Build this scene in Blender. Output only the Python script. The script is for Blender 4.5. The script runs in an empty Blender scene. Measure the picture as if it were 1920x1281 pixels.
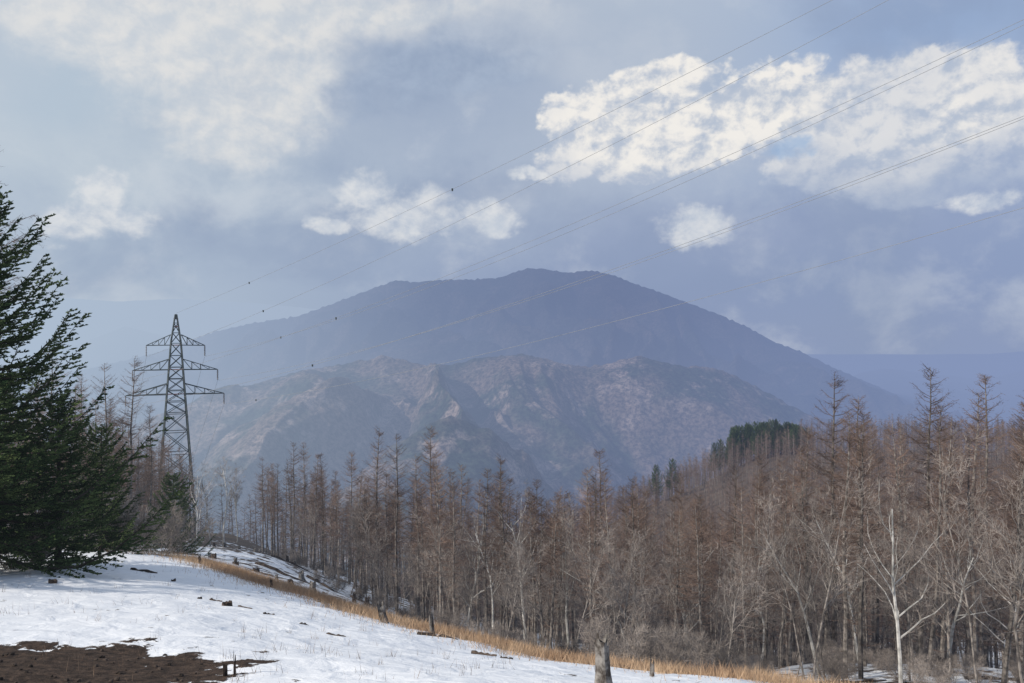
import bpy, math, numpy as np
from mathutils import Vector
rng=np.random.default_rng(7)
S=bpy.context.scene
F=1493.0
def lin(r,g,b):
    f=lambda c:(c/255/12.92 if c/255<=.04045 else ((c/255+.055)/1.055)**2.4)
    return (f(r),f(g),f(b),1)
def W(px,py,d):  # image pixel x / image pixel y / assumed depth -> metres
    return np.array([(px-960)/F*d,d,(640-py)/F*d])
# ---------------------------------------------------------------- noise
_p=rng.permutation(256); _p=np.concatenate([_p,_p,_p]); _g=rng.normal(size=(256,2)); _g/=np.linalg.norm(_g,axis=1)[:,None]
def perlin(x,y):
    xi=np.floor(x).astype(int); yi=np.floor(y).astype(int); xf=x-xi; yf=y-yi; xi&=255; yi&=255
    u=xf**3*(xf*(xf*6-15)+10); v=yf**3*(yf*(yf*6-15)+10)
    def g(a,b,dx,dy):
        h=_p[_p[a&255]+(b&255)]; return _g[h,0]*dx+_g[h,1]*dy
    return ((g(xi,yi,xf,yf)*(1-u)+g(xi+1,yi,xf-1,yf)*u)*(1-v)+(g(xi,yi+1,xf,yf-1)*(1-u)+g(xi+1,yi+1,xf-1,yf-1)*u)*v)*1.5
def fbm(x,y,o=5,r=.5):
    a=1;s=0;t=0
    for i in range(o): s+=a*perlin(x*2**i+17.3*i,y*2**i+9.1*i); t+=a; a*=r
    return s/t
def ridged(x,y,o=5,r=.5):
    a=1;s=0;t=0
    for i in range(o): s+=a*(1-np.abs(perlin(x*2**i+7.3*i,y*2**i+3.1*i))*1.6); t+=a; a*=r
    return s/t
# ---------------------------------------------------------------- mesh helpers
class MB:
    def __init__(s): s.v=[];s.f=[];s.m=[];s.n=0
    def add(s,v,f,m=0):
        v=np.asarray(v,float).reshape(-1,3); f=np.asarray(f,int).reshape(-1,3)
        s.v.append(v); s.f.append(f+s.n); s.m.append(np.full(len(f),m)); s.n+=len(v)
    def tube(s,pts,rad,n=6,m=0,cap=False):
        pts=np.asarray(pts,float); k=len(pts); rad=np.broadcast_to(rad,(k,))
        t=np.gradient(pts,axis=0); t/=np.linalg.norm(t,axis=1)[:,None]+1e-9
        ref=np.array([1.,0,0]) if abs(t[0][0])<.8 else np.array([0,1.,0])
        a=np.cross(t,ref); a/=np.linalg.norm(a,axis=1)[:,None]+1e-9; b=np.cross(t,a)
        an=np.arange(n)*2*math.pi/n
        v=pts[:,None]+rad[:,None,None]*(np.cos(an)[None,:,None]*a[:,None]+np.sin(an)[None,:,None]*b[:,None])
        f=[]
        for i in range(k-1):
            for j in range(n):
                q=(j+1)%n; f+=[(i*n+j,i*n+q,(i+1)*n+q),(i*n+j,(i+1)*n+q,(i+1)*n+j)]
        if cap:
            for j in range(1,n-1): f+=[((k-1)*n,(k-1)*n+j,(k-1)*n+j+1),(0,j+1,j)]
        s.add(v,f,m)
    def twigs(s,P0,P1,w,m=0,rg=rng):
        P0=np.asarray(P0,float);P1=np.asarray(P1,float)
        if len(P0)==0: return
        d=P1-P0; r=rg.normal(size=d.shape); c=np.cross(d,r); c/=np.linalg.norm(c,axis=1)[:,None]+1e-9
        w=np.broadcast_to(w,(len(P0),))[:,None]
        v=np.stack([P0-c*w/2,P0+c*w/2,P1],1).reshape(-1,3)
        s.add(v,np.arange(len(v)),m)
    def leaves(s,P0,P1,w,m=0,rg=rng):   # diamond shaped sprig
        P0=np.asarray(P0,float);P1=np.asarray(P1,float)
        d=P1-P0; r=rg.normal(size=d.shape); c=np.cross(d,r); c/=np.linalg.norm(c,axis=1)[:,None]+1e-9
        M=P0*.55+P1*.45; w=np.broadcast_to(w,(len(P0),))[:,None]
        v=np.stack([P0,M-c*w/2,P1,M+c*w/2],1).reshape(-1,3); b=np.arange(len(P0))[:,None]*4
        s.add(v,np.concatenate([b+[0,1,2],b+[0,2,3]]),m)
    def mesh(s,name,mats,smooth=False):
        v=np.concatenate(s.v);f=np.concatenate(s.f);mi=np.concatenate(s.m)
        me=bpy.data.meshes.new(name); me.vertices.add(len(v)); me.vertices.foreach_set("co",v.ravel())
        me.loops.add(f.size); me.loops.foreach_set("vertex_index",f.ravel().astype(np.int32))
        me.polygons.add(len(f)); me.polygons.foreach_set("loop_start",(np.arange(len(f))*3).astype(np.int32))
        me.polygons.foreach_set("material_index",mi.astype(np.int32))
        me.polygons.foreach_set("use_smooth",np.full(len(f),smooth))
        for m in mats: me.materials.append(m)
        me.update(calc_edges=True); return me
def obj(name,me,parent=None,loc=(0,0,0),rot=(0,0,0),sc=1):
    o=bpy.data.objects.new(name,me); S.collection.objects.link(o)
    o.location=loc;o.rotation_euler=rot
    o.scale=(sc,sc,sc) if np.isscalar(sc) else sc
    if parent: o.parent=parent
    return o
def grid_mesh(name,X,Y,Z,mat,attrs={}):
    r,c=X.shape; v=np.stack([X,Y,Z],-1).reshape(-1,3)
    i=np.arange(r*c).reshape(r,c); a=i[:-1,:-1].ravel();b=i[:-1,1:].ravel();d=i[1:,1:].ravel();e=i[1:,:-1].ravel()
    f=np.concatenate([np.stack([a,b,d],1),np.stack([a,d,e],1)])
    m=MB();m.add(v,f);me=m.mesh(name,[mat],True)
    for k,val in attrs.items():
        at=me.attributes.new(k,'FLOAT','POINT'); at.data.foreach_set("value",val.ravel().astype(np.float32))
    return me
# ---------------------------------------------------------------- node helpers
class N:
    def __init__(s,nt): s.nt=nt; s.n=nt.nodes; s.l=nt.links
    def put(s,inp,v):
        if isinstance(v,bpy.types.NodeSocket): s.l.new(v,inp)
        elif v is not None: inp.default_value=v
    def m(s,op,a,b=None,c=None,clamp=False):
        n=s.n.new('ShaderNodeMath');n.operation=op;n.use_clamp=clamp
        s.put(n.inputs[0],a)
        if b is not None:s.put(n.inputs[1],b)
        if c is not None:s.put(n.inputs[2],c)
        return n.outputs[0]
    def mix(s,f,a,b):
        n=s.n.new('ShaderNodeMix');n.data_type='RGBA';s.put(n.inputs[0],f);s.put(n.inputs[6],a);s.put(n.inputs[7],b);return n.outputs[2]
    def noise(s,vec,scale,detail=5,rough=.5,dist=0,out=0):
        n=s.n.new('ShaderNodeTexNoise');s.put(n.inputs['Vector'],vec);n.inputs['Scale'].default_value=scale;n.inputs['Detail'].default_value=detail;n.inputs['Roughness'].default_value=rough;n.inputs['Distortion'].default_value=dist;return n.outputs[out]
    def voro(s,vec,scale,detail=3,rough=.5):
        n=s.n.new('ShaderNodeTexVoronoi');s.put(n.inputs['Vector'],vec);n.inputs['Scale'].default_value=scale;n.inputs['Detail'].default_value=detail;n.inputs['Roughness'].default_value=rough;n.voronoi_dimensions='2D';n.normalize=True;return n.outputs['Distance']
    def ss(s,x,a,b,lo=0.,hi=1.):
        n=s.n.new('ShaderNodeMapRange');n.interpolation_type='SMOOTHSTEP';s.put(n.inputs[0],x)
        for i,v in zip((1,2,3,4),(a,b,lo,hi)): n.inputs[i].default_value=v
        return n.outputs[0]
    def comb(s,x,y,z):
        n=s.n.new('ShaderNodeCombineXYZ');s.put(n.inputs[0],x);s.put(n.inputs[1],y);s.put(n.inputs[2],z);return n.outputs[0]
    def sep(s,v):
        n=s.n.new('ShaderNodeSeparateXYZ');s.l.new(v,n.inputs[0]);return n.outputs
    def ramp(s,f,st):
        n=s.n.new('ShaderNodeValToRGB');s.put(n.inputs[0],f);e=n.color_ramp.elements
        e[0].position,e[0].color=st[0];e[1].position,e[1].color=st[-1]
        for p,c in st[1:-1]: q=e.new(p);q.color=c
        return n.outputs[0]
    def bump(s,h,st,d):
        n=s.n.new('ShaderNodeBump');n.inputs['Strength'].default_value=st;n.inputs['Distance'].default_value=d;s.l.new(h,n.inputs['Height']);return n.outputs[0]
    def attr(s,nm):
        n=s.n.new('ShaderNodeAttribute');n.attribute_name=nm;return n.outputs['Fac']
def newmat(name,haze=True,HL=2850.):
    m=bpy.data.materials.new(name);m.use_nodes=True;nt=m.node_tree;k=N(nt)
    b=nt.nodes['Principled BSDF'];b.inputs['Roughness'].default_value=.9;b.inputs['Specular IOR Level'].default_value=.15
    geo=k.n.new('ShaderNodeNewGeometry');pos=geo.outputs['Position']
    if haze:  # aerial haze painted into the surface: emissive tint grows with distance from origin
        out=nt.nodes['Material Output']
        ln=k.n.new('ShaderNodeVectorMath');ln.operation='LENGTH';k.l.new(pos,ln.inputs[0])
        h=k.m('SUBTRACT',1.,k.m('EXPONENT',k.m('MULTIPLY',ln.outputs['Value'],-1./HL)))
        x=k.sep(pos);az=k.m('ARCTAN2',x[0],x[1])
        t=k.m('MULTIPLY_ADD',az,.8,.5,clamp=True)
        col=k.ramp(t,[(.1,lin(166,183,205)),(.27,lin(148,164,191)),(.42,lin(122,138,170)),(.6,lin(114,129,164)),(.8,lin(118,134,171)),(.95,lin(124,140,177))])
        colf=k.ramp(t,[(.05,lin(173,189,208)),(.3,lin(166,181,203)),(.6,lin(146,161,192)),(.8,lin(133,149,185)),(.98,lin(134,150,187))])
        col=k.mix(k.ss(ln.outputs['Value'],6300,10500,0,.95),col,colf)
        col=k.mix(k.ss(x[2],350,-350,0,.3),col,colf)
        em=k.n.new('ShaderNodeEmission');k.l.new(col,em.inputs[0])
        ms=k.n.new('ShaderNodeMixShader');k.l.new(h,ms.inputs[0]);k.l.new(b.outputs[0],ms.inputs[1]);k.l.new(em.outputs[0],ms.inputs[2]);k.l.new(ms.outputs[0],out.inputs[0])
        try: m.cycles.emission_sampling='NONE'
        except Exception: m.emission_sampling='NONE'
    return m,k,b,pos
def bark(name,c1,c2,scale=3.,rand=.35):
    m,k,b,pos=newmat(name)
    tc=k.n.new('ShaderNodeTexCoord').outputs['Object']
    oi=k.n.new('ShaderNodeObjectInfo').outputs['Random']
    f=k.ss(k.noise(tc,scale,3,.6),.35,.65)
    c=k.mix(f,c1,c2)
    g=k.m('MULTIPLY_ADD',oi,rand*2,1-rand)
    hs=k.n.new('ShaderNodeHueSaturation');k.l.new(c,hs.inputs['Color']);k.l.new(g,hs.inputs['Value']);hs.inputs['Saturation'].default_value=1
    k.l.new(hs.outputs[0],b.inputs['Base Color'])
    return m
M_lbark=bark("larch_bark",(.085,.074,.066,1),(.26,.23,.205,1))
M_ltwig=bark("larch_twig",(.105,.074,.06,1),(.22,.152,.118,1),.6,.4)
M_dbark=bark("pale_bark",(.27,.26,.24,1),(.55,.53,.5,1),2.)
M_dtwig=bark("pale_twig",(.17,.145,.128,1),(.31,.27,.24,1),.6)
M_fneed=bark("fir_needles",(.028,.056,.02,1),(.11,.15,.055,1),1.2,.2)
M_fbark=bark("fir_bark",(.05,.04,.032,1),(.1,.085,.07,1))
M_grass=bark("dry_grass_blades",(.33,.21,.13,1),(.56,.4,.26,1),.5,.1)
M_steel=bark("tower_steel",(.045,.06,.06,1),(.09,.1,.1,1),2,.0)
M_redst=bark("tower_plate",(.22,.07,.06,1),(.25,.1,.09,1),2,.0)
M_wire=bark("wire_metal",(.24,.245,.25,1),(.3,.31,.32,1),1,.0)
M_ins=bark("insulator_ceramic",(.25,.24,.24,1),(.35,.34,.34,1),1,.0)
M_stump=bark("weathered_wood",(.05,.04,.033,1),(.27,.25,.23,1),6.,.2)
M_dark=bark("dark_wood",(.025,.019,.015,1),(.1,.075,.06,1),6.,.2)
# ---------------------------------------------------------------- terrain
cp=[(0,0,-1.9),(-15,0,-2.1),(15,0,-5),(-15,-30,.5),(15,-30,-3),(40,0,-14),(40,20,-20),(60,40,-27),(-60,0,-6),(-60,-40,-3),(60,-40,-20)]
P=[(-200,1290,9),(0,1282,10),(500,1280,10.5),(960,1282,11),(1135,1288,11.5),(1480,1285,15),(1700,1300,24),(1900,1255,40),(1690,1292,33),
(0,1210,12.5),(350,1205,13),(700,1212,16),(0,1130,18),(400,1130,20),(0,1062,27),(200,1043,31),(-300,1062,28),(350,1046,35),(430,1075,31),(560,1112,28),(720,1163,24),(860,1195,22),(1000,1228,20),(1200,1262,17.5),
(1000,1244,30),(1000,1240,48),(1200,1278,27),(1200,1270,42),(860,1208,34),(860,1203,52),(720,1172,40),(720,1160,60),(560,1108,50),(560,1078,80),(1480,1298,24),(1480,1282,38),(1350,1285,28),
(400,1046,55),(450,1038,85),(370,1006,125),(430,1003,138),(300,1012,120),(150,1052,60),(-200,1060,60),(0,1040,100),(150,1030,100),
(1120,1250,62),(1370,1262,55),(1570,1240,50),(1720,1248,46),(1000,1228,68),(850,1185,73),(740,1145,80),(650,1098,95),(550,1050,112)]
cp+= [tuple(W(*p)) for p in P]
for px,d,z in [(850,150,-57),(500,160,-50),(300,170,-52),(430,165,-48),(1000,200,-66),(1200,220,-72),(1420,350,-51),(1250,300,-60),(1100,260,-70),(1650,330,-45),(1900,300,-42),(1600,180,-56),(1900,120,-38),(1500,120,-48),(1420,600,-170),(800,600,-200),(200,600,-200),(1900,600,-130),(-300,300,-90),(2300,400,-60),(-400,100,-25),(960,400,-130),(500,350,-120)]:
    cp.append(((px-960)/F*d,d,z))
cp=np.array(cp,float); C2=2.5**2
def kern(a,b): return np.sqrt(((a[:,None]-b[None])**2).sum(-1)+C2)
n=len(cp); A=np.zeros((n+3,n+3)); A[:n,:n]=kern(cp[:,:2],cp[:,:2])-np.eye(n)*.3; A[:n,n]=1;A[:n,n+1:]=cp[:,:2];A[n:,:n]=A[:n,n:].T
sol=np.linalg.solve(A,np.concatenate([cp[:,2],[0,0,0]]))
def gz(x,y):
    x=np.atleast_1d(np.asarray(x,float));y=np.atleast_1d(np.asarray(y,float));sh=x.shape
    q=np.stack([x.ravel(),y.ravel()],1);z=np.empty(len(q))
    for i in range(0,len(q),20000):
        c=q[i:i+20000]; z[i:i+20000]=kern(c,cp[:,:2])@sol[:n]+sol[n]+c@sol[n+1:]
    z=z.reshape(sh); d=np.hypot(x,y)
    z+=fbm(x*.35,y*.35,4)*.11*np.clip(d/12,.3,1)+fbm(x*.05+5,y*.05,3)*np.clip((d-35)/60,0,1)*1.2
    return z
edge=np.array([W(*p)[:2] for p in [(300,1040,37),(370,1048,36),(430,1072,33),(560,1108,29),(720,1158,25),(860,1190,22.5),(1000,1222,20.5),(1200,1255,18),(1480,1280,16),(1800,1330,14)]])
def edge_sd(x,y):
    best=np.full(x.shape,1e9);sg=np.zeros(x.shape)
    for a,b in zip(edge[:-1],edge[1:]):
        e=b-a;L=(e**2).sum();t=np.clip(((x-a[0])*e[0]+(y-a[1])*e[1])/L,0,1)
        dx=x-a[0]-t*e[0];dy=y-a[1]-t*e[1];dd=np.hypot(dx,dy);cr=e[0]*dy-e[1]*dx
        m=dd<best;best=np.where(m,dd,best);sg=np.where(m,np.sign(cr),sg)
    return best*sg
vy=np.concatenate([np.linspace(-60,4,40)[:-1],np.linspace(4,45,330)[:-1],45*np.exp(np.linspace(0,math.log(760/45),230))])
sx=np.linspace(-1,1,480); vx=np.sinh(sx*4.8)/np.sinh(4.8)*560
X,Y=np.meshgrid(vx,vy); Z=gz(X,Y)
sd=edge_sd(X,Y)
far=np.clip((sd-1.)/3,0,1)
grass=np.exp(-((sd-.4)/1.45)**2)
hill=np.clip((np.hypot(X,Y)-110)/50,0,1)
dcx,dcy=W(0,1272,10.9)[:2]
dirt=np.exp(-(((X-dcx)/3.3)**2+((Y-dcy-.1)/2.1)**2)**1.5)
Z-=.07*np.clip((dirt-.35)*4,0,1)
Z+=.03*fbm(X*1.8,Y*3.,3)*np.clip((38-Y)/10,0,1)
fr=np.random.default_rng(5)
for tr in [((-7.5,12),(-1,24)),((-2,11.5),(-9,21)),((1.5,12.5),(-4,19))]:
    a,b_=np.array(tr[0],float),np.array(tr[1],float);L=np.linalg.norm(b_-a);u_=(b_-a)/L
    for i in range(int(L/.62)):
        c_=a+u_*i*.62+np.array([-u_[1],u_[0]])*(.13 if i%2 else -.13)+fr.normal(size=2)*.08
        Z-=.075*np.exp(-(((X-c_[0])**2+(Y-c_[1])**2)/.13**2))
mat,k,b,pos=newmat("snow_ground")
nz=k.noise(pos,1.3,7,.65);nz2=k.noise(pos,.35,6,.6);nf=k.noise(pos,7,6,.7)
snow=k.mix(k.ss(nz2,.35,.7),(.79,.80,.82,1),(.88,.88,.885,1))
straw=k.mix(k.ss(nf,.3,.7),(.24,.15,.1,1),(.48,.34,.22,1))
soil=k.mix(k.ss(nf,.3,.7),(.022,.015,.011,1),(.1,.067,.048,1))
litter=k.mix(k.ss(nf,.3,.7),(.06,.045,.036,1),(.17,.13,.1,1))
fm=k.m('MULTIPLY',k.attr("far"),k.ss(k.m('ADD',k.m('MULTIPLY',k.attr("hill"),.25),k.m('ADD',k.m('MULTIPLY',nz,.5),k.m('MULTIPLY',nz2,.5))),.50,.56))
c=k.mix(fm,snow,litter)
gm=k.ss(k.m('ADD',k.attr("grass"),k.m('MULTIPLY',k.m('SUBTRACT',nz,.5),1.9)),.40,.6)
c=k.mix(gm,c,straw)
dm=k.ss(k.m('ADD',k.attr("dirt"),k.m('MULTIPLY',k.m('SUBTRACT',nz,.5),2.4)),.40,.46)
c=k.mix(dm,c,soil)
sp=k.ss(k.noise(pos,2.7,7,.75),.675,.71)
c=k.mix(k.m('MULTIPLY',sp,.8),c,litter)
k.l.new(c,b.inputs['Base Color'])
hgt=k.m('ADD',k.m('MULTIPLY',k.noise(pos,1.7,5,.5,.5),1.),k.m('MULTIPLY',nf,k.m('MULTIPLY_ADD',dm,.9,.1)))
k.l.new(k.bump(hgt,.5,.18),b.inputs['Normal'])
obj("snow_ground",grid_mesh("snow_ground",X,Y,Z,mat,{"far":far,"grass":grass,"dirt":dirt,"hill":hill}))
# ---------------------------------------------------------------- mountains
def hillmat(name,cA,cB,cC,sc,HL=2850.,speck=.55,bs=.8):
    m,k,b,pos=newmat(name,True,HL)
    a=k.noise(pos,.0022*sc,7,.6,.4);f=k.noise(pos,.05*sc,4,.75);p=k.noise(pos,.006*sc,6,.6)
    c=k.mix(k.ss(a,.42,.58),cA,cB);c=k.mix(k.ss(p,.52,.66),c,cC)
    lo,hi=1-speck,1+speck
    c2=k.mix(k.ss(f,.35,.65),(lo,lo,lo*1.05,1),(hi,hi*.98,hi*.95,1))
    mm=k.n.new('ShaderNodeMix');mm.data_type='RGBA';mm.blend_type='MULTIPLY';mm.inputs[0].default_value=1;k.l.new(c,mm.inputs[6]);k.l.new(c2,mm.inputs[7])
    k.l.new(mm.outputs[2],b.inputs['Base Color']);k.l.new(k.bump(f,bs,12/sc),b.inputs['Normal']);return m
def range_(name,prof,D,front,back,zb,amp,mat,nu=420,nd=160,fs=1.,rough=3.,seed=0,pw=.85,oc=5,rr=.45,crest=.3,off=.66):
    prof=np.array(prof,float);U=np.linspace(prof[0,0],prof[-1,0],nu)
    d=np.concatenate([np.linspace(front,D,nd),np.linspace(D,back,24)[1:]])
    UU,DD=np.meshgrid(U,d);u=(UU-960)/F;X=u*DD
    zr=(640-np.interp(UU,prof[:,0],prof[:,1]))/F*D
    t=np.clip((D-DD)/(D-front),0,1);tb=np.clip((DD-D)/(back-D),0,1)
    w=np.clip(t/crest,0,1)*np.clip((1-t)/.15,0,1)
    wx=X+fbm(X*fs/900+seed,DD*fs/900,2)*420/fs;wy=DD+fbm(X*fs/900+31,DD*fs/900+seed,2)*420/fs
    r=ridged(wx*fs/620+seed,wy*fs/1500,oc,rr)-off
    Zz=zr+(zb-zr)*np.maximum(t**pw,tb)+amp*r*w*1.5+fbm(X/30.,DD/30.,3)*rough*(1-.5*w)
    return obj(name,grid_mesh(name,X,DD,Zz,mat))
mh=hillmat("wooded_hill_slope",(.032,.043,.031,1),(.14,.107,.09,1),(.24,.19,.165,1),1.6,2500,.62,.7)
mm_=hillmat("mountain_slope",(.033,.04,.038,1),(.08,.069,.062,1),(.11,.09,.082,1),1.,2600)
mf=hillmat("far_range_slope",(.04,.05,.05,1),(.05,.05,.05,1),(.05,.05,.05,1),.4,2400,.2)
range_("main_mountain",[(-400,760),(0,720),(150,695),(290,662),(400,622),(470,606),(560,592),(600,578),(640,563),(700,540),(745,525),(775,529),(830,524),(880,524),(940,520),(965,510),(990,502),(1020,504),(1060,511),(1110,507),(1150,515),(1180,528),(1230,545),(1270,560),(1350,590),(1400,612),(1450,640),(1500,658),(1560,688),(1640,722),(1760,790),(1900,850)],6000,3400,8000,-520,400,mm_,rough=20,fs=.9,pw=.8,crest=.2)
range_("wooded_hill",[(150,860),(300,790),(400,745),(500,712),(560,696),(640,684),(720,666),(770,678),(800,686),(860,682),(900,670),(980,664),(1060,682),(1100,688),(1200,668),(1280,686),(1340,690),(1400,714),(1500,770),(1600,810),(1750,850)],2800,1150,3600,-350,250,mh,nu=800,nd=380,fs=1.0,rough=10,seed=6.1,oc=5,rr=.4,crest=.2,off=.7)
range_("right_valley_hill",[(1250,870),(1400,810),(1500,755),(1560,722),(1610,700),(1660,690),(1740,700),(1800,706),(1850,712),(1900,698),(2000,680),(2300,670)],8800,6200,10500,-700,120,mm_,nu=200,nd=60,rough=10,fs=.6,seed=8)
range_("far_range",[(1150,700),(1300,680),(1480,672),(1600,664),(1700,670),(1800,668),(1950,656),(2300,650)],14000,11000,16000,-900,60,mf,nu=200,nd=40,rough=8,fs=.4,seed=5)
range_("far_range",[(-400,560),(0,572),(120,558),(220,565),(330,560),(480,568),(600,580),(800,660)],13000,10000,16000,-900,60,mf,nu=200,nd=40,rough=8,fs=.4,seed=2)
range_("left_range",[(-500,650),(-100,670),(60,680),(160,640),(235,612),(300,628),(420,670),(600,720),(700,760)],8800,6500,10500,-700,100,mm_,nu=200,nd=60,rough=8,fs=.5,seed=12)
gx=np.linspace(-40000,40000,60);gy=np.concatenate([np.linspace(-20000,500,8),np.linspace(700,40000,60)])
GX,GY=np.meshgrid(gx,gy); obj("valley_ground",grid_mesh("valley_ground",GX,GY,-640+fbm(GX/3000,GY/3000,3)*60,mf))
# ---------------------------------------------------------------- trees
def unit(v): return v/(np.linalg.norm(v,axis=-1,keepdims=True)+1e-9)
def larch(H,seed,nb=115,nt=20,low=.38,tw=.014,spread=1.):
    r=np.random.default_rng(seed);m=MB()
    k=9;t=np.linspace(0,1,k);off=np.cumsum(r.normal(size=(k,2))*.07,axis=0);off-=off[0]
    tr=np.stack([off[:,0],off[:,1],t*H-.6*(t==0)],1);R=.15*(H/17)*(1-t)**.8+.012
    m.tube(tr,R,6,0)
    P0=[];P1=[];
    for i in range(nb):
        dead=r.random()<.16
        h=r.uniform(.1,low) if dead else low+(1-low)*r.random()**.85*.99
        base=np.array([np.interp(h,t,tr[:,j]) for j in range(3)])
        hh=(h-low)/(1-low)
        L=(r.uniform(.5,1.5) if dead else (2.3*(1-max(hh,0))**.75*min(1,.55+max(hh,0)*2)+.25)*r.uniform(.55,1.2))*spread
        az=r.uniform(0,2*math.pi);up=(.05 if dead else -.05+.65*max(hh,0))+r.normal()*.12
        dr=np.array([math.cos(az),math.sin(az),up])
        pts=np.array([base,base+dr*L*.5+[0,0,-.05*L],base+dr*L+[0,0,.16*L]])
        m.tube(pts,[.024*(.4+L/2.5),.013,.005],3,1)
        q=int(nt*(.35 if dead else 1)*(.4+L/2.2))
        s=r.uniform(.1,1,q);p=base+(pts[2]-base)*s[:,None];p[:,2]-=.07*L*np.sin(s*math.pi)
        side=np.array([-math.sin(az),math.cos(az),0])
        dd=side*r.choice([-1,1],q)[:,None]*.8+dr*.6+r.normal(size=(q,3))*.35
        ln=r.uniform(.2,.75,q)[:,None]*(.5+L/3)*(1.15-s[:,None]*.5)
        e=p+unit(dd)*ln; P0.append(p);P1.append(e)
        s2=r.uniform(.3,.9,q)[:,None];p2=p+(e-p)*s2;e2=p2+unit(dd+r.normal(size=(q,3))*.8)*ln*.5;P0.append(p2);P1.append(e2)
    m.twigs(np.concatenate(P0),np.concatenate(P1),tw,1,r)
    return m.mesh("larch_mesh",[M_lbark,M_ltwig])
def decid(H,seed,mats,r0=.12,lv=4,kids=7,tw=.012,multi=1):
    r=np.random.default_rng(seed);m=MB();P0=[];P1=[]
    def br(p,d,L,R,l):
        k=5 if l==0 else 4;pts=[p];q=p;dd=d
        for i in range(k):
            dd=unit(dd+r.normal(size=3)*(.1 if l==0 else .22)+np.array([0,0,.09 if l else .03]));q=q+dd*L/k;pts.append(q)
        pts=np.array(pts);rr=np.linspace(R,R*.3,k+1)
        m.tube(pts,rr,6 if l==0 else (4 if l==1 else 3),0 if l<2 else 1)
        nk=kids+(5 if l==0 else 0)
        for i in range(nk):
            s=r.uniform(.3 if l==0 else .15,1);b=np.array([np.interp(s*k,np.arange(k+1),pts[:,j]) for j in range(3)])
            ax=unit(pts[min(int(s*k)+1,k)]-pts[int(min(s*k,k-1))])
            o=unit(np.cross(ax,r.normal(size=3)));nd=unit(ax*.75+o*r.uniform(.5,1.)+[0,0,.15])
            nl=L*r.uniform(.3,.5)*(1.15-s*.5)
            if l+1>=lv: P0.append(b);P1.append(b+nd*max(nl*1.3,.25))
            else: br(b,nd,nl,R*(1-.7*s)*.55,l+1)
    for i in range(multi):
        d=unit(np.array([r.normal()*.06*multi,r.normal()*.06*multi,1]));br(np.array([0,0,-.4]),d,H,r0,0)
    m.twigs(np.array(P0),np.array(P1),tw,1,r)
    return m.mesh("bare_tree_mesh",mats)
def fir(H,seed,Rm,low=.05,nb=150,fan=.26):
    r=np.random.default_rng(seed);m=MB()
    m.tube(np.array([[0,0,-.8],[0,0,H*.5],[0,0,H]]),[.02*H,.012*H,.02],8,0)
    P0=[];P1=[];A0=[];A1=[]
    for i in range(nb):
        h=low+(1-low)*((i+r.random())/nb)**1.1*.985
        az=i*2.4+r.normal()*.3;L=Rm*((1-h)**.75)*r.uniform(.55,1.15)+.25
        up0=-.16+.7*h;n=7;s=np.linspace(0,1,n)
        dr=np.array([math.cos(az),math.sin(az)]);side=np.array([-dr[1],dr[0],0])
        zc=h*H+L*(up0*s+(.34)*s**2.2-.18*np.sin(s*math.pi))
        pts=np.stack([dr[0]*L*s,dr[1]*L*s,zc],1);m.tube(pts,np.linspace(.035*(L/3+.3),.006,n),4,0)
        q=int(9+L*7)
        ss=np.linspace(.12,1,q)+r.normal(size=q)*.01;ss=np.clip(ss,.05,1)
        for j in range(q):
            p=np.array([np.interp(ss[j],s,pts[:,c]) for c in range(3)])
            sg=1 if j%2 else -1;tl=(L*fan*(1.08-ss[j])+.18)*r.uniform(.6,1.25)
            td=unit(side*sg*.8+np.array([dr[0],dr[1],up0+.3*ss[j]])*.95+r.normal(size=3)*[.12,.12,.06]-[0,0,.08])
            e=p+td*tl;A0.append(p);A1.append(e)
            q2=int(8+tl*38);w=r.uniform(.03,1.,q2)[:,None];b=p+(e-p)*w
            nd=unit(td*1.3+r.normal(size=(q2,3))*[.7,.7,.28]+[0,0,.15]);P0.append(b);P1.append(b+nd*r.uniform(.07,.16,q2)[:,None])
        w=r.uniform(.15,1.,int(26*L))
        b=np.stack([np.interp(w,s,pts[:,c]) for c in range(3)],1);nd=unit(np.array([dr[0],dr[1],.4])*.8+r.normal(size=b.shape)*[.6,.6,.35])
        P0.append(b);P1.append(b+nd*.14)
    m.twigs(np.array(A0),np.array(A1),.02,0,r)
    m.leaves(np.concatenate(P0),np.concatenate(P1),.055,1,r)
    return m.mesh("fir_mesh",[M_fbark,M_fneed])
LH=[larch(17,100+i,nb=135,nt=21,low=.32+.06*(i%3)) for i in range(7)]
LF=[larch(16,200+i,nb=70,nt=10,low=.38,tw=.04) for i in range(4)]
DT=[decid(10,300+i,[M_dbark,M_dtwig],kids=6) for i in range(4)]
TH=[decid(9,330+i,[M_lbark,M_dtwig],r0=.055,lv=3,kids=8,tw=.016) for i in range(4)]
SH=[decid(1.7,360+i,[M_dtwig,M_dtwig],r0=.015,lv=3,kids=6,tw=.01,multi=9) for i in range(3)]
def place(name,me,px,d,sc=1,rz=None,parent=None,zoff=0.):
    x=(px-960)/F*d;z=float(gz(x,d)[0])+zoff
    return obj(name,me,parent,(x,d,z),(rng.normal()*.02,rng.normal()*.02,rng.uniform(0,6.28) if rz is None else rz),sc)
def ptop(name,me,H,px,d,pytop):
    x=(px-960)/F*d;z=float(gz(x,d)[0]);h=(640-pytop)/F*d-z
    s=h/H;w=min(max(s,.8),1.25)
    return obj(name,me,None,(x,d,z),(rng.normal()*.02,rng.normal()*.02,rng.uniform(0,6.28)),(w,w,s))
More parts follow.
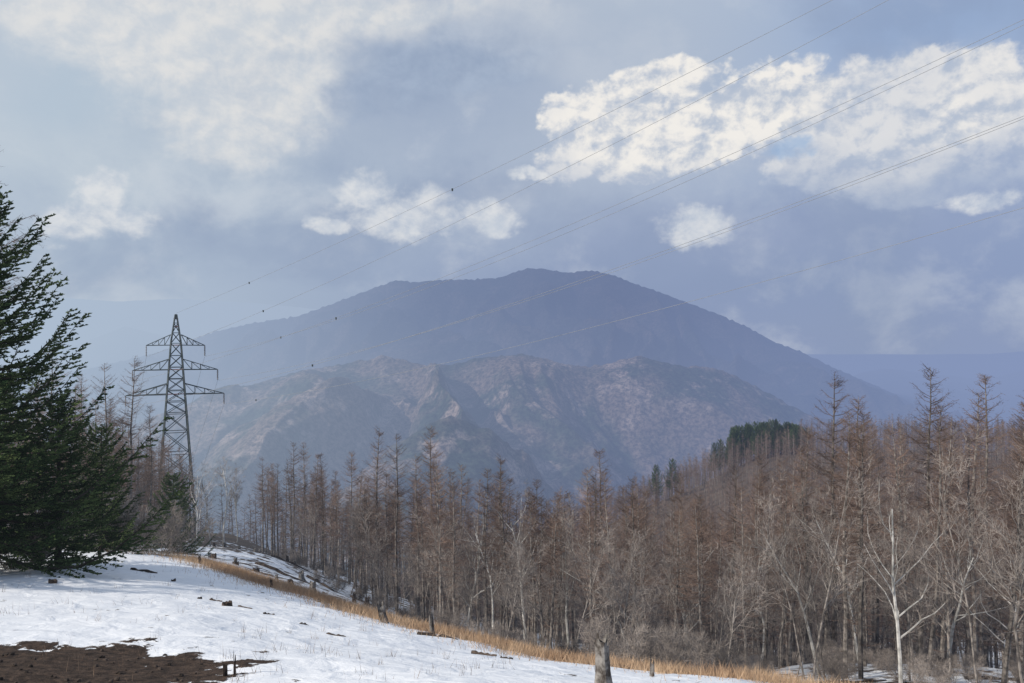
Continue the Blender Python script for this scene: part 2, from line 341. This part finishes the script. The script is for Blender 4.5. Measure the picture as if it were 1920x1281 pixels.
for i,(px,d,pt) in enumerate([(1565,50,700),(1605,56,745),(1725,45,688),(1820,50,735),(1845,55,705),(1895,42,750),(1690,60,790),(1520,60,800),(1430,58,850),(1370,57,870),(1295,62,890),(1130,64,845),(1175,68,910),(745,79,812),(705,85,800),(800,82,800),(550,110,830),(575,112,830),(610,104,850),(655,98,845),(492,112,855),(945,70,850),(1000,72,900),(860,76,870),(1640,66,800),(1780,64,790),(1475,66,860),(205,72,680),(240,76,670),(280,90,760),(90,62,655),(140,66,700),(1915,60,730)]):
    ptop("larch_tree",LH[i%7],17,px,d,pt)
for i,(px,d,pt) in enumerate([(1690,33,905),(1540,40,960),(1210,50,1040),(985,60,930),(875,66,940),(1190,56,960),(1420,48,980),(820,70,960),(1885,36,960),(420,120,850),(395,112,880),(445,128,880),(370,105,870),(1615,44,930),(1780,38,1000),(1060,58,960),(1290,52,960),(930,62,960)]):
    ptop("bare_birch_tree",DT[i%4],11.2,px,d,pt)
for px,d,h in [(-420,24,.95),(-700,20,.9),(-900,17,.8),(-620,30,1.)]:
    place("larch_tree",LH[abs(px)%7],px,d,h*.85)
LW=larch(16,77,nb=110,nt=30,low=.55,spread=1.25,tw=.016)
ptop("larch_tree",LW,16,-38,33,225)
firA=fir(12,1,5.8,low=.08,nb=150);firB=fir(9,2,3.8,nb=100)
def fplace(px,d,pt,H,me,rz=None):
    x=(px-960)/F*d;z=float(gz(x,d)[0]);s=((640-pt)/F*d-z)/H
    obj("fir_tree",me,None,(x,d,z),(0,0,rng.uniform(0,6) if rz is None else rz),(min(s,1.15),min(s,1.15),s))
fplace(-58,24,350,12,firA,1.);fplace(110,27,745,9,firB);fplace(190,34,800,9,firB);fplace(325,62,890,9,firB);fplace(-10,34,700,9,firB)
# forest mass
forest=bpy.data.objects.new("larch_forest",None);S.collection.objects.link(forest)
dmp=[-400,0,150,240,260,350,372,480,495,560,650,740,850,1000,1120,1300,1500,1700,1900,2500]
dmd=[48,52,66,72,95,112,150,150,118,103,88,74,58,47,42,38,37,38,34,28]
cpx=[-400,0,150,230,260,350,400,480,560,620,700,760,820,870,950,1000,1060,1130,1200,1300,1400,1490,1550,1620,1720,1790,1900,2500]
cpy=[600,640,660,690,770,830,860,865,835,855,815,825,820,890,865,915,895,860,905,925,890,850,760,775,720,775,730,720]
cnt=0
def scatter(meshes,name,ncand,d0,d1,sp,smin,smax,pmin=-150,pmax=2080,extra=0,keep=None,H=None,off=0,hmin=5.,gap=0.):
    global cnt
    d=np.sqrt(rng.uniform(d0**2,d1**2,ncand));px=rng.uniform(pmin,pmax,ncand)
    ok=d>np.interp(px,dmp,dmd)+extra
    if keep is not None: ok&=keep(px,d)
    px=px[ok];d=d[ok];x=(px-960)/F*d;z=gz(x,d);used=set()
    cl_=fbm(x*.06,d*.06,2)
    for a,b_,c,p,g_ in zip(x,d,z,px,cl_):
        key=(int(a//sp),int(b_//sp))
        if key in used: continue
        if g_<-gap and gap>0: continue
        s=rng.uniform(smin,smax);sz=s*rng.uniform(.92,1.05)
        if H:
            mx=(640-np.interp(p,cpx,cpy)-off-abs(rng.normal())*25)/F*b_-c
            if mx<hmin: continue
            sz=min(sz,mx/H);s=max(sz,.62*s)
        used.add(key);cnt+=1
        obj(name,meshes[rng.integers(len(meshes))],forest,(a,b_,c),(rng.normal()*.035,rng.normal()*.035,rng.uniform(0,6.28)),(s,s,sz))
scatter(LH,"larch",9000,34,120,3.5,.66,.95,H=17,hmin=8,gap=.3)
scatter(LF,"distant_larch",26000,112,430,4.2,.62,.95,keep=lambda p,d:(d<175)|((p>1000)&(d>170)))
scatter(TH,"thin_tree",4500,26,100,3.2,.6,1.15,extra=-6,keep=lambda p,d:p>480,H=10,off=60,hmin=3.5,gap=.12)
scatter(SH,"bare_shrub",900,24,60,3.2,.5,1.,extra=-12,keep=lambda p,d:(p>1050),gap=.1)
scatter(SH,"bare_shrub",600,40,130,3.5,.5,1.2,extra=-14,keep=lambda p,d:(p<330)|((p>480)&(p<1000)))
print("forest",cnt)
pine=fir(8,9,2.6,.25,60)
pg=bpy.data.objects.new("pine_grove",None);S.collection.objects.link(pg)
for i in range(60):
    px=rng.uniform(1365,1515);d=rng.uniform(330,365);x=(px-960)/F*d;z=float(gz(x,d)[0])
    top_=(640-(784+abs(px-1440)*.22+abs(rng.normal())*9))/F*d
    obj("pine",pine,pg,(x,d,z),(0,0,rng.uniform(0,6)),(1.7,1.7,max((top_-z)/8,.8)))
for px,d in [(1350,330),(1340,325),(1230,300),(1050,250),(1020,240),(985,235),(1260,300)]:
    x=(px-960)/F*d;obj("pine",pine,pg,(x,d,float(gz(x,d)[0])+1),(0,0,rng.uniform(0,6)),(1.5,1.5,1.75))
for i,(px,d,s) in enumerate([(1185,26,1.25),(1230,27,1.2),(1290,25,1.1),(1160,28,1.),(1330,27,1.1)]):
    place("bare_shrub",SH[i%3],px,d,s)
for i,(px,d,s) in enumerate([(240,36,1.8),(300,44,2.),(30,26,1.2)]): place("bare_shrub",SH[i%3],px,d,s)
# ---------------------------------------------------------------- tower
TX,TY=(330-960)/F*130,130.;tb=float(gz(TX,TY)[0]);top=(640-587)/F*130;TH_=top-tb
tower=bpy.data.objects.new("transmission_tower",None);S.collection.objects.link(tower);tower.location=(TX,TY,tb);ang=math.radians(25);tower.rotation_euler=(0,0,ang)
def hw(z): return np.interp(z,[0,TH_-13,TH_-4.7,TH_-.2],[3.1,1.35,.75,.1])
m=MB()
def bar(a,b,r=.06,mt=0): m.tube(np.array([a,b],float),[r,r],4,mt)
lv=[0,5,9.5,13.5,17,20,TH_-14.4,TH_-12.6,TH_-10.7,TH_-8.8,TH_-6.9,TH_-4.9,TH_-3.2,TH_-1.6,TH_-.2]
lv=sorted(v for v in lv if v<=TH_)
cs=[(-1,-1),(1,-1),(1,1),(-1,1)]
for a,b_ in zip(lv[:-1],lv[1:]):
    wa,wb=hw(a),hw(b_)
    for i in range(4):
        c=cs[i];e=cs[(i+1)%4]
        A0=(c[0]*wa,c[1]*wa,a-(1. if a==0 else 0));A1=(c[0]*wb,c[1]*wb,b_);B0=(e[0]*wa,e[1]*wa,a);B1=(e[0]*wb,e[1]*wb,b_)
        bar(A0,A1,.12);bar(A0,B1,.055);bar(B0,A1,.055);bar(A1,B1,.055)
arms=[(TH_-5.2,4.4),(TH_-9.2,6.4),(TH_-13.2,7.4)]
obj("lattice_body",m.mesh("lattice_body",[M_steel,M_redst]),tower)
m=MB();I=MB();tips={}
for ai,(z,L) in enumerate(arms):
    w=hw(z)
    for sgn in (-1,1):
        tip=(sgn*L,0,z-.05)
        for c in (-1,1):
            p=(sgn*w,c*w,z);q=(sgn*w,c*w,z+1.7);bar(p,tip,.07);bar(q,tip,.06)
            for j in (.25,.5,.75):
                aa=np.array(p)*(1-j)+np.array(tip)*j;bb=np.array(q)*(1-j)+np.array(tip)*j;bar(aa,bb,.035)
                j2=j-.25;cc=np.array(q)*(1-j2)+np.array(tip)*j2;bar(aa,cc,.035)
        bar((sgn*w,-w,z),(sgn*w,w,z),.06)
        for oy in (-.3,.3):
            pts=[(sgn*L,oy,z-.1-i*.13) for i in range(14)];I.tube(np.array(pts),[.05 if i%2 else .13 for i in range(14)],6,0)
        tips[(ai,sgn)]=(sgn*L,0,z-1.9)
    bar((-w,0,z),(w,0,z),.07,1)
bar((-.5,0,TH_-2.2),(.5,0,TH_-2.2),.09,1);bar((-.35,0,TH_-.9),(.35,0,TH_-.9),.08,1)
obj("crossarms",m.mesh("crossarms",[M_steel,M_redst]),tower);obj("insulators",I.mesh("insulators",[M_ins]),tower)
ca,sa=math.cos(ang),math.sin(ang)
def tw_(p): return np.array([TX+p[0]*ca-p[1]*sa,TY+p[0]*sa+p[1]*ca,tb+p[2]])
lines=bpy.data.objects.new("power_lines",None);S.collection.objects.link(lines)
WR=.017
def wire(A0,pxr,pyr,dr,sag,marks=()):
    C=W(pxr,pyr,dr);t=np.linspace(0,1.35,70)[:,None]
    p=A0+(C-A0)*t;p[:,2]-=(4*sag*t*(1-t))[:,0]
    m=MB();m.tube(p,WR,5);
    for i in marks:
        a=A0+(C-A0)*i;a[2]-=4*sag*i*(1-i)
        m.tube(np.array([a+[0,0,.08],a-[0,0,.2]]),[.11,.09],5,1,True)
    obj("wire",m.mesh("wire",[M_wire,M_steel]),lines)
wire(tw_((0,0,TH_)),1560,0,58,.9,(.22,.62))
wire(tw_(tips[(0,-1)]),1665,0,56,1.6,(.3,))
wire(tw_(tips[(1,-1)]),1920,36,52,2.3,(.42,))
wire(tw_(tips[(0,1)]),1920,46,54,2.6,(.2,))
wire(tw_(tips[(2,-1)]),1920,217,50,2.3,(.4,))
wire(tw_(tips[(1,1)]),1920,222,52,2.3)
wire(tw_(tips[(2,1)]),1920,389,50,1.5,(.1,))
for kk_ in tips:
    a=tw_(tips[kk_]);b2=a+np.array([-150,260,-150.]);t=np.linspace(0,1,30)[:,None];p=a+(b2-a)*t;p[:,2]-=(40*t*(1-t))[:,0];m=MB();m.tube(p,WR,5);obj("wire",m.mesh("wire",[M_wire]),lines)
# ---------------------------------------------------------------- stumps, logs, weeds
def stump(name,px,d,R,Hh,mat,jag=.4,seed=0,lean=.1):
    r=np.random.default_rng(seed+int(px));m=MB();n=18;k=9
    an=np.arange(n)*2*math.pi/n;fl=1+.14*np.sin(an*3+r.random()*6)+r.normal(size=n)*.06
    jg=np.convolve(np.tile(r.random(n),3),[.3,.4,.3],'same')[n:2*n]+r.random(n)*.4
    v=[]
    for i in range(k):
        t=i/(k-1);rad=R*(1+.8*(1-t)**4)*(1-.2*t)*fl*(1+r.normal()*.03)
        z=-.25+t*(Hh+.25)+(jg-.6)*Hh*jag*t**3
        v.append(np.stack([rad*np.cos(an)+lean*t*Hh,rad*np.sin(an),z],1))
    v.append(np.stack([v[-1][:,0]*.55+lean*Hh*.45,v[-1][:,1]*.55,v[-1][:,2]-.25*Hh*jag-.02],1))
    f=[]
    for i in range(k):
        for j in range(n):
            q=(j+1)%n;f+=[(i*n+j,i*n+q,(i+1)*n+q),(i*n+j,(i+1)*n+q,(i+1)*n+j)]
    for j in range(1,n-1):f.append((k*n,k*n+j,k*n+j+1))
    m.add(np.concatenate(v),f);x=(px-960)/F*d
    obj(name,m.mesh(name,[mat]),None,(x,d,float(gz(x,d)[0])),(0,0,r.random()*6))
stump("tree_stump",1135,11.6,.12,.66,M_stump,.9)
stump("tree_stump",1222,14.5,.05,.25,M_stump,.9)
stump("tree_stump",726,22.5,.11,.42,M_stump,1.3,lean=.45)
stump("tree_stump",812,21,.06,.5,M_stump,1.,lean=.1)
for px,d,R,h in [(425,20,.15,.08),(100,22.5,.13,.07),(186,30,.07,.28),(375,33,.06,.3),(508,28,.05,.22),(325,25,.08,.05),(65,28,.16,.2),(375,21,.07,.04),(422,11,.035,.1),(440,11,.02,.2)]:
    stump("tree_stump",px,d,R,h,M_dark,1.3)
for i in range(34):
    px=rng.uniform(385,690);d=rng.uniform(60,125)
    if d>np.interp(px,dmp,dmd)+5: continue
    stump("tree_stump",px,d,rng.uniform(.15,.3),rng.uniform(.3,.8),M_stump if i%3 else M_dark,.5,seed=i)
def log(px,d,L,R,az,mat=M_dark):
    x=(px-960)/F*d;t=np.linspace(-.5,.5,9);xs=x+t*L*math.cos(az);ys=d+t*L*math.sin(az);zs=gz(xs,ys)+R*.4+rng.normal(size=9)*R*.35
    m=MB();m.tube(np.stack([xs,ys,zs],1),np.linspace(R,R*.5,9)*(1+rng.normal(size=9)*.2),8,0,True);obj("fallen_log",m.mesh("fallen_log",[mat]))
for a in [(270,27,1.3,.05,-.5),(150,29,.7,.1,.2),(405,21,.35,.04,-.2),(460,20,.4,.025,-.3),(505,19,.25,.04,0),(570,18,.2,.03,.3),(630,17,.5,.025,-.4),(820,20,1.1,.06,-.35),(908,17,.6,.04,-.5),(950,16,.25,.03,0),(530,75,7,.16,-.5),(600,80,6,.18,-.9),(470,70,5,.14,-.4),(560,90,6,.15,.3),(690,78,6,.15,-.8),(1880,37,4,.1,.2),(1760,35,3,.08,-.3),(1600,36,4,.1,.4)]: log(*a)
# stones and clods on the bare soil
rm=MB();rr_=np.random.default_rng(3)
for i in range(110):
    cx=dcx+rr_.normal()*2.2;cy=dcy+.1+rr_.normal()*.8
    if math.exp(-((((cx-dcx)/3.3)**2+((cy-dcy-.1)/2.1)**2)**1.5))<.42: continue
    s=rr_.uniform(.012,.035);an=np.arange(7)*2*math.pi/7;v=[]
    for hz,sc_ in ((-.6,1.),(.2,1.1),(.75,.6)): 
        q=s*sc_*(1+rr_.normal(size=7)*.2);v.append(np.stack([cx+q*np.cos(an),cy+q*np.sin(an),np.full(7,hz*s)],1))
    v=np.concatenate(v);v[:,2]+=float(gz(cx,cy)[0])-.06
    f=[]
    for a_ in range(2):
        for j in range(7):
            q=(j+1)%7;f+=[(a_*7+j,a_*7+q,a_*7+7+q),(a_*7+j,a_*7+7+q,a_*7+7+j)]
    for j in range(1,6): f.append((14,14+j,15+j))
    rm.add(v,f)
obj("soil_clods",rm.mesh("soil_clods",[M_dark]))
def blades(name,x,y,h,w,mat,spread=.35):
    z=gz(x,y);P0=np.stack([x,y,z-.03],1);P1=P0+np.stack([rng.normal(size=len(x))*spread*h,rng.normal(size=len(x))*spread*h,h],1)
    m=MB();m.twigs(P0,P1,w,0);return obj(name,m.mesh(name,[mat]))
seg=np.hypot(*(edge[1:]-edge[:-1]).T);cum=np.concatenate([[0],np.cumsum(seg)])
nb=75000;s=rng.uniform(0,cum[-1],nb);ex=np.interp(s,cum,edge[:,0]);ey=np.interp(s,cum,edge[:,1])
ox=rng.normal(size=nb)*1.2;clump=fbm(ex*.9,ey*.9+ox,3)
ex=ex+.35*ox+.25;ey=ey+ox+.4;kp=clump+rng.random(nb)*.9>.25
ex=ex[kp];ey=ey[kp]
blades("dry_grass",ex,ey,rng.uniform(.1,.38,len(ex)),.013,M_grass)
M_weed=bark("dry_weed",(.12,.08,.06,1),(.25,.18,.13,1),1,.1)
wx=[];wy=[];wh=[]
for i in range(230):
    px=rng.uniform(0,1300);d=rng.uniform(10,30);x=(px-960)/F*d
    if float(edge_sd(np.array([x]),np.array([d]))[0])>0: continue
    q=rng.integers(2,14);rr=rng.uniform(.03,.14);wx+=list(x+rng.normal(size=q)*rr);wy+=list(d+rng.normal(size=q)*rr);wh+=list(rng.uniform(.05,.28,q))
blades("dry_weeds",np.array(wx),np.array(wy),np.array(wh),.007,M_weed,.25)
# ---------------------------------------------------------------- sun & sky
el=math.radians(32);sv=Vector((-.90*math.cos(el),-.44*math.cos(el),math.sin(el)))
sl=bpy.data.lights.new("sun",'SUN');sl.energy=4.1;sl.angle=math.radians(.8);sl.color=(1,.93,.83)
so=bpy.data.objects.new("sun",sl);S.collection.objects.link(so);so.rotation_euler=sv.to_track_quat('Z','Y').to_euler()
w=bpy.data.worlds.new("World");S.world=w;w.use_nodes=True;k=N(w.node_tree);w.node_tree.nodes.clear()
out=k.n.new('ShaderNodeOutputWorld');sky=k.n.new('ShaderNodeTexSky');sky.sky_type='NISHITA';sky.sun_disc=False;sky.sun_elevation=el;sky.sun_rotation=math.atan2(-.90,-.44);sky.altitude=1200
b1=k.n.new('ShaderNodeBackground');k.l.new(sky.outputs[0],b1.inputs[0]);b1.inputs[1].default_value=.1
dirv=k.n.new('ShaderNodeTexCoord').outputs['Generated'];x,y,z=k.sep(dirv)[:3]
U=k.m('ARCTAN2',x,y);hyp=k.m('SQRT',k.m('ADD',k.m('MULTIPLY',x,x),k.m('MULTIPLY',y,y)));V=k.m('ARCTAN2',z,hyp)
uv=k.comb(U,k.m('MULTIPLY',V,1.25),.37)
def ang_(px,py):
    a=math.atan((px-960)/F);return a,math.atan((640-py)/F*math.cos(a))
wn=k.noise(uv,7.,5,.6,out=1);wsx=k.sep(wn)
Ud=k.m('ADD',U,k.m('MULTIPLY',k.m('SUBTRACT',wsx[0],.5),.12));Vd=k.m('ADD',V,k.m('MULTIPLY',k.m('SUBTRACT',wsx[1],.5),.09))
def blob(px,py,rx,ry,u=None,v=None):
    a,e=ang_(px,py);c=math.cos(a)
    p=k.m('MULTIPLY',k.m('SUBTRACT',u or Ud,a),F/rx/c/c*1.0);q=k.m('MULTIPLY',k.m('SUBTRACT',v or Vd,e),F/ry/c)
    return k.m('SUBTRACT',1.,k.m('ADD',k.m('MULTIPLY',p,p),k.m('MULTIPLY',q,q)))
def soft(px,py,rx,ry): return k.m('EXPONENT',k.m('SUBTRACT',blob(px,py,rx,ry),1.))
col=k.mix(k.ss(U,-.6,.55),lin(172,188,206),lin(138,154,190))
topc=k.mix(k.ss(U,.05,.5),lin(192,202,214),lin(156,176,208))
col=k.mix(k.ss(V,.0,.33),col,topc)
n1=k.noise(uv,3.2,6,.55,.3);n2=k.noise(uv,8.,6,.6,.2);n3=k.noise(uv,22.,6,.62,.2)
cl=k.ss(k.m('ADD',k.m('MULTIPLY',n1,.65),k.m('MULTIPLY',n2,.35)),.40,.60)
def lay(col,px,py,rx,ry,c,a,nn=None):
    f=k.m('MULTIPLY',soft(px,py,rx,ry),a)
    if nn is not None:f=k.m('MULTIPLY',f,nn)
    return k.mix(f,col,lin(*c))
inv=k.m('SUBTRACT',1.,cl)
wb=k.noise(uv,16.,4,.6,out=1);wbs=k.sep(wb)
ub=k.m('ADD',U,k.m('MULTIPLY',k.m('SUBTRACT',wbs[0],.5),.06));vb=k.m('ADD',k.m('MULTIPLY',V,1.25),k.m('MULTIPLY',k.m('SUBTRACT',wbs[1],.5),.06))
def billow(du,dv,sc,det):
    return k.m('SUBTRACT',1.,k.voro(k.comb(k.m('ADD',ub,du),k.m('ADD',vb,dv),0.),sc,det,.55))
B0=billow(0,0,16.,3.);B1=billow(.010,-.018,16.,3.)
n3b=k.noise(k.comb(k.m('ADD',U,.006),k.m('ADD',k.m('MULTIPLY',V,1.25),-.010),.37),22.,6,.62,.2)
rel=k.m('ADD',k.m('SUBTRACT',B0,B1),k.m('MULTIPLY',k.m('SUBTRACT',n3,n3b),1.4))
lit=lambda lo,hi:k.ss(k.m('ADD',k.m('MULTIPLY',rel,.8),.5),lo,hi)
col=lay(col,850,150,320,170,(150,166,192),.92,None)
col=lay(col,450,340,420,120,(157,173,196),.92,inv)
col=lay(col,130,170,200,130,(178,195,211),.75,None)
col=lay(col,1250,560,700,140,(134,149,183),.8,None)
col=lay(col,1500,430,400,80,(143,157,189),.88,None)
col=lay(col,1750,60,330,80,(150,172,206),.9,None)
col=lay(col,150,600,450,80,(173,187,206),.6,None)
col=lay(col,200,320,420,110,(194,205,215),.7,cl)
col=lay(col,1450,290,620,110,(174,186,206),.85,k.ss(n2,.3,.55))
col=lay(col,1150,120,300,130,(172,185,205),.75,None)
col=k.mix(k.m('MULTIPLY',k.ss(n2,.48,.7),.35),col,lin(211,216,223))
col=k.mix(k.m('MULTIPLY',k.ss(n1,.5,.36),.38),col,lin(136,152,182))
def bank(bl,edge_a,edge_b,amp,na=2.,nn=0.):
    f=None
    for q in bl:
        g=blob(*q);f=g if f is None else k.m('MAXIMUM',f,g)
    f=k.m('ADD',k.m('MAXIMUM',f,-3.),k.m('ADD',k.m('MULTIPLY',k.m('SUBTRACT',B0,.62),amp),k.m('ADD',k.m('MULTIPLY',k.m('SUBTRACT',n2,.5),na),k.m('MULTIPLY',k.m('SUBTRACT',n3,.5),nn))));return f,k.ss(f,edge_a,edge_b)
F3,m3=bank([(430,60,280,140),(250,30,260,90),(560,170,100,80),(700,20,280,60),(330,110,150,80),(420,230,160,60)],-.8,1.2,1.2,3.,1.)
col=k.mix(k.m('MULTIPLY',m3,.88),col,k.mix(lit(.2,.8),lin(203,210,218),lin(229,228,226)))
F4,m4=bank([(760,130,130,80),(900,110,150,80),(680,180,70,50)],-.4,.9,1.2,2.4,1.)
col=k.mix(k.m('MULTIPLY',m4,.85),col,k.mix(lit(.1,.9),lin(149,165,190),lin(166,181,203)))
F5,m5=bank([(1000,60,130,50),(1180,90,100,50),(1080,130,110,50)],-.8,1.4,1.2,2.4,1.)
col=k.mix(k.m('MULTIPLY',m5,.45),col,lin(200,207,217))
F1,m1=bank([(1060,225,60,40),(1130,215,70,50),(1240,165,110,50),(1300,240,170,65),(1440,200,130,66),(1600,225,130,76),(1740,205,140,84),(1890,200,130,88),(1720,320,170,65),(1560,300,140,55),(1880,300,140,75),(1180,290,160,40)],-.3,.38,1.7,2.2,2.2)
cc=k.mix(lit(.25,.66),lin(184,194,210),lin(244,240,234))
fadeb=k.m('MULTIPLY',k.ss(k.m('ADD',V,k.m('MULTIPLY',k.m('SUBTRACT',n2,.5),.14)),ang_(1500,405)[1],ang_(1500,250)[1]),1.)
low_=k.mix(lit(.2,.8),lin(160,173,199),lin(190,199,213))
ci=k.mix(fadeb,low_,cc)
ci=k.mix(k.ss(n1,.42,.56,.35,0.),ci,lin(172,185,207))
col=k.mix(k.m('MULTIPLY',m1,k.m('MULTIPLY_ADD',fadeb,.48,.5)),col,ci)
F2,m2=bank([(745,395,105,50),(700,350,55,40),(800,370,60,35),(925,402,55,24),(620,420,28,20),(215,415,105,38),(215,375,45,35),(130,420,45,24),(1290,420,85,32),(1815,378,65,24),(1010,322,45,9)],-.5,1.2,1.1,1.6,3.2)
col=k.mix(k.m('MULTIPLY',m2,.82),col,k.mix(lit(.15,.75),lin(194,203,216),lin(228,229,230)))
hole=k.m('MULTIPLY',k.ss(k.m('ADD',blob(1482,262,46,22),k.m('MULTIPLY',k.m('SUBTRACT',n3,.5),4.)),-.1,1.2),.7)
col=k.mix(hole,col,lin(150,180,216))
b2=k.n.new('ShaderNodeBackground');k.l.new(col,b2.inputs[0]);b2.inputs[1].default_value=1.
ms=k.n.new('ShaderNodeMixShader');cov=k.m('SUBTRACT',.97,k.m('MULTIPLY',hole,.1));k.l.new(cov,ms.inputs[0]);k.l.new(b1.outputs[0],ms.inputs[1]);k.l.new(b2.outputs[0],ms.inputs[2]);k.l.new(ms.outputs[0],out.inputs[0])
w.cycles.sampling_method='MANUAL';w.cycles.sample_map_resolution=256
# ---------------------------------------------------------------- camera
cd=bpy.data.cameras.new("camera");cd.lens=28;cd.sensor_width=36;cd.clip_start=.1;cd.clip_end=80000
co=bpy.data.objects.new("camera",cd);S.collection.objects.link(co);co.location=(0,0,0);co.rotation_euler=(math.radians(90),0,0);S.camera=co
S.view_settings.view_transform='Standard';S.view_settings.look='None';S.view_settings.exposure=0
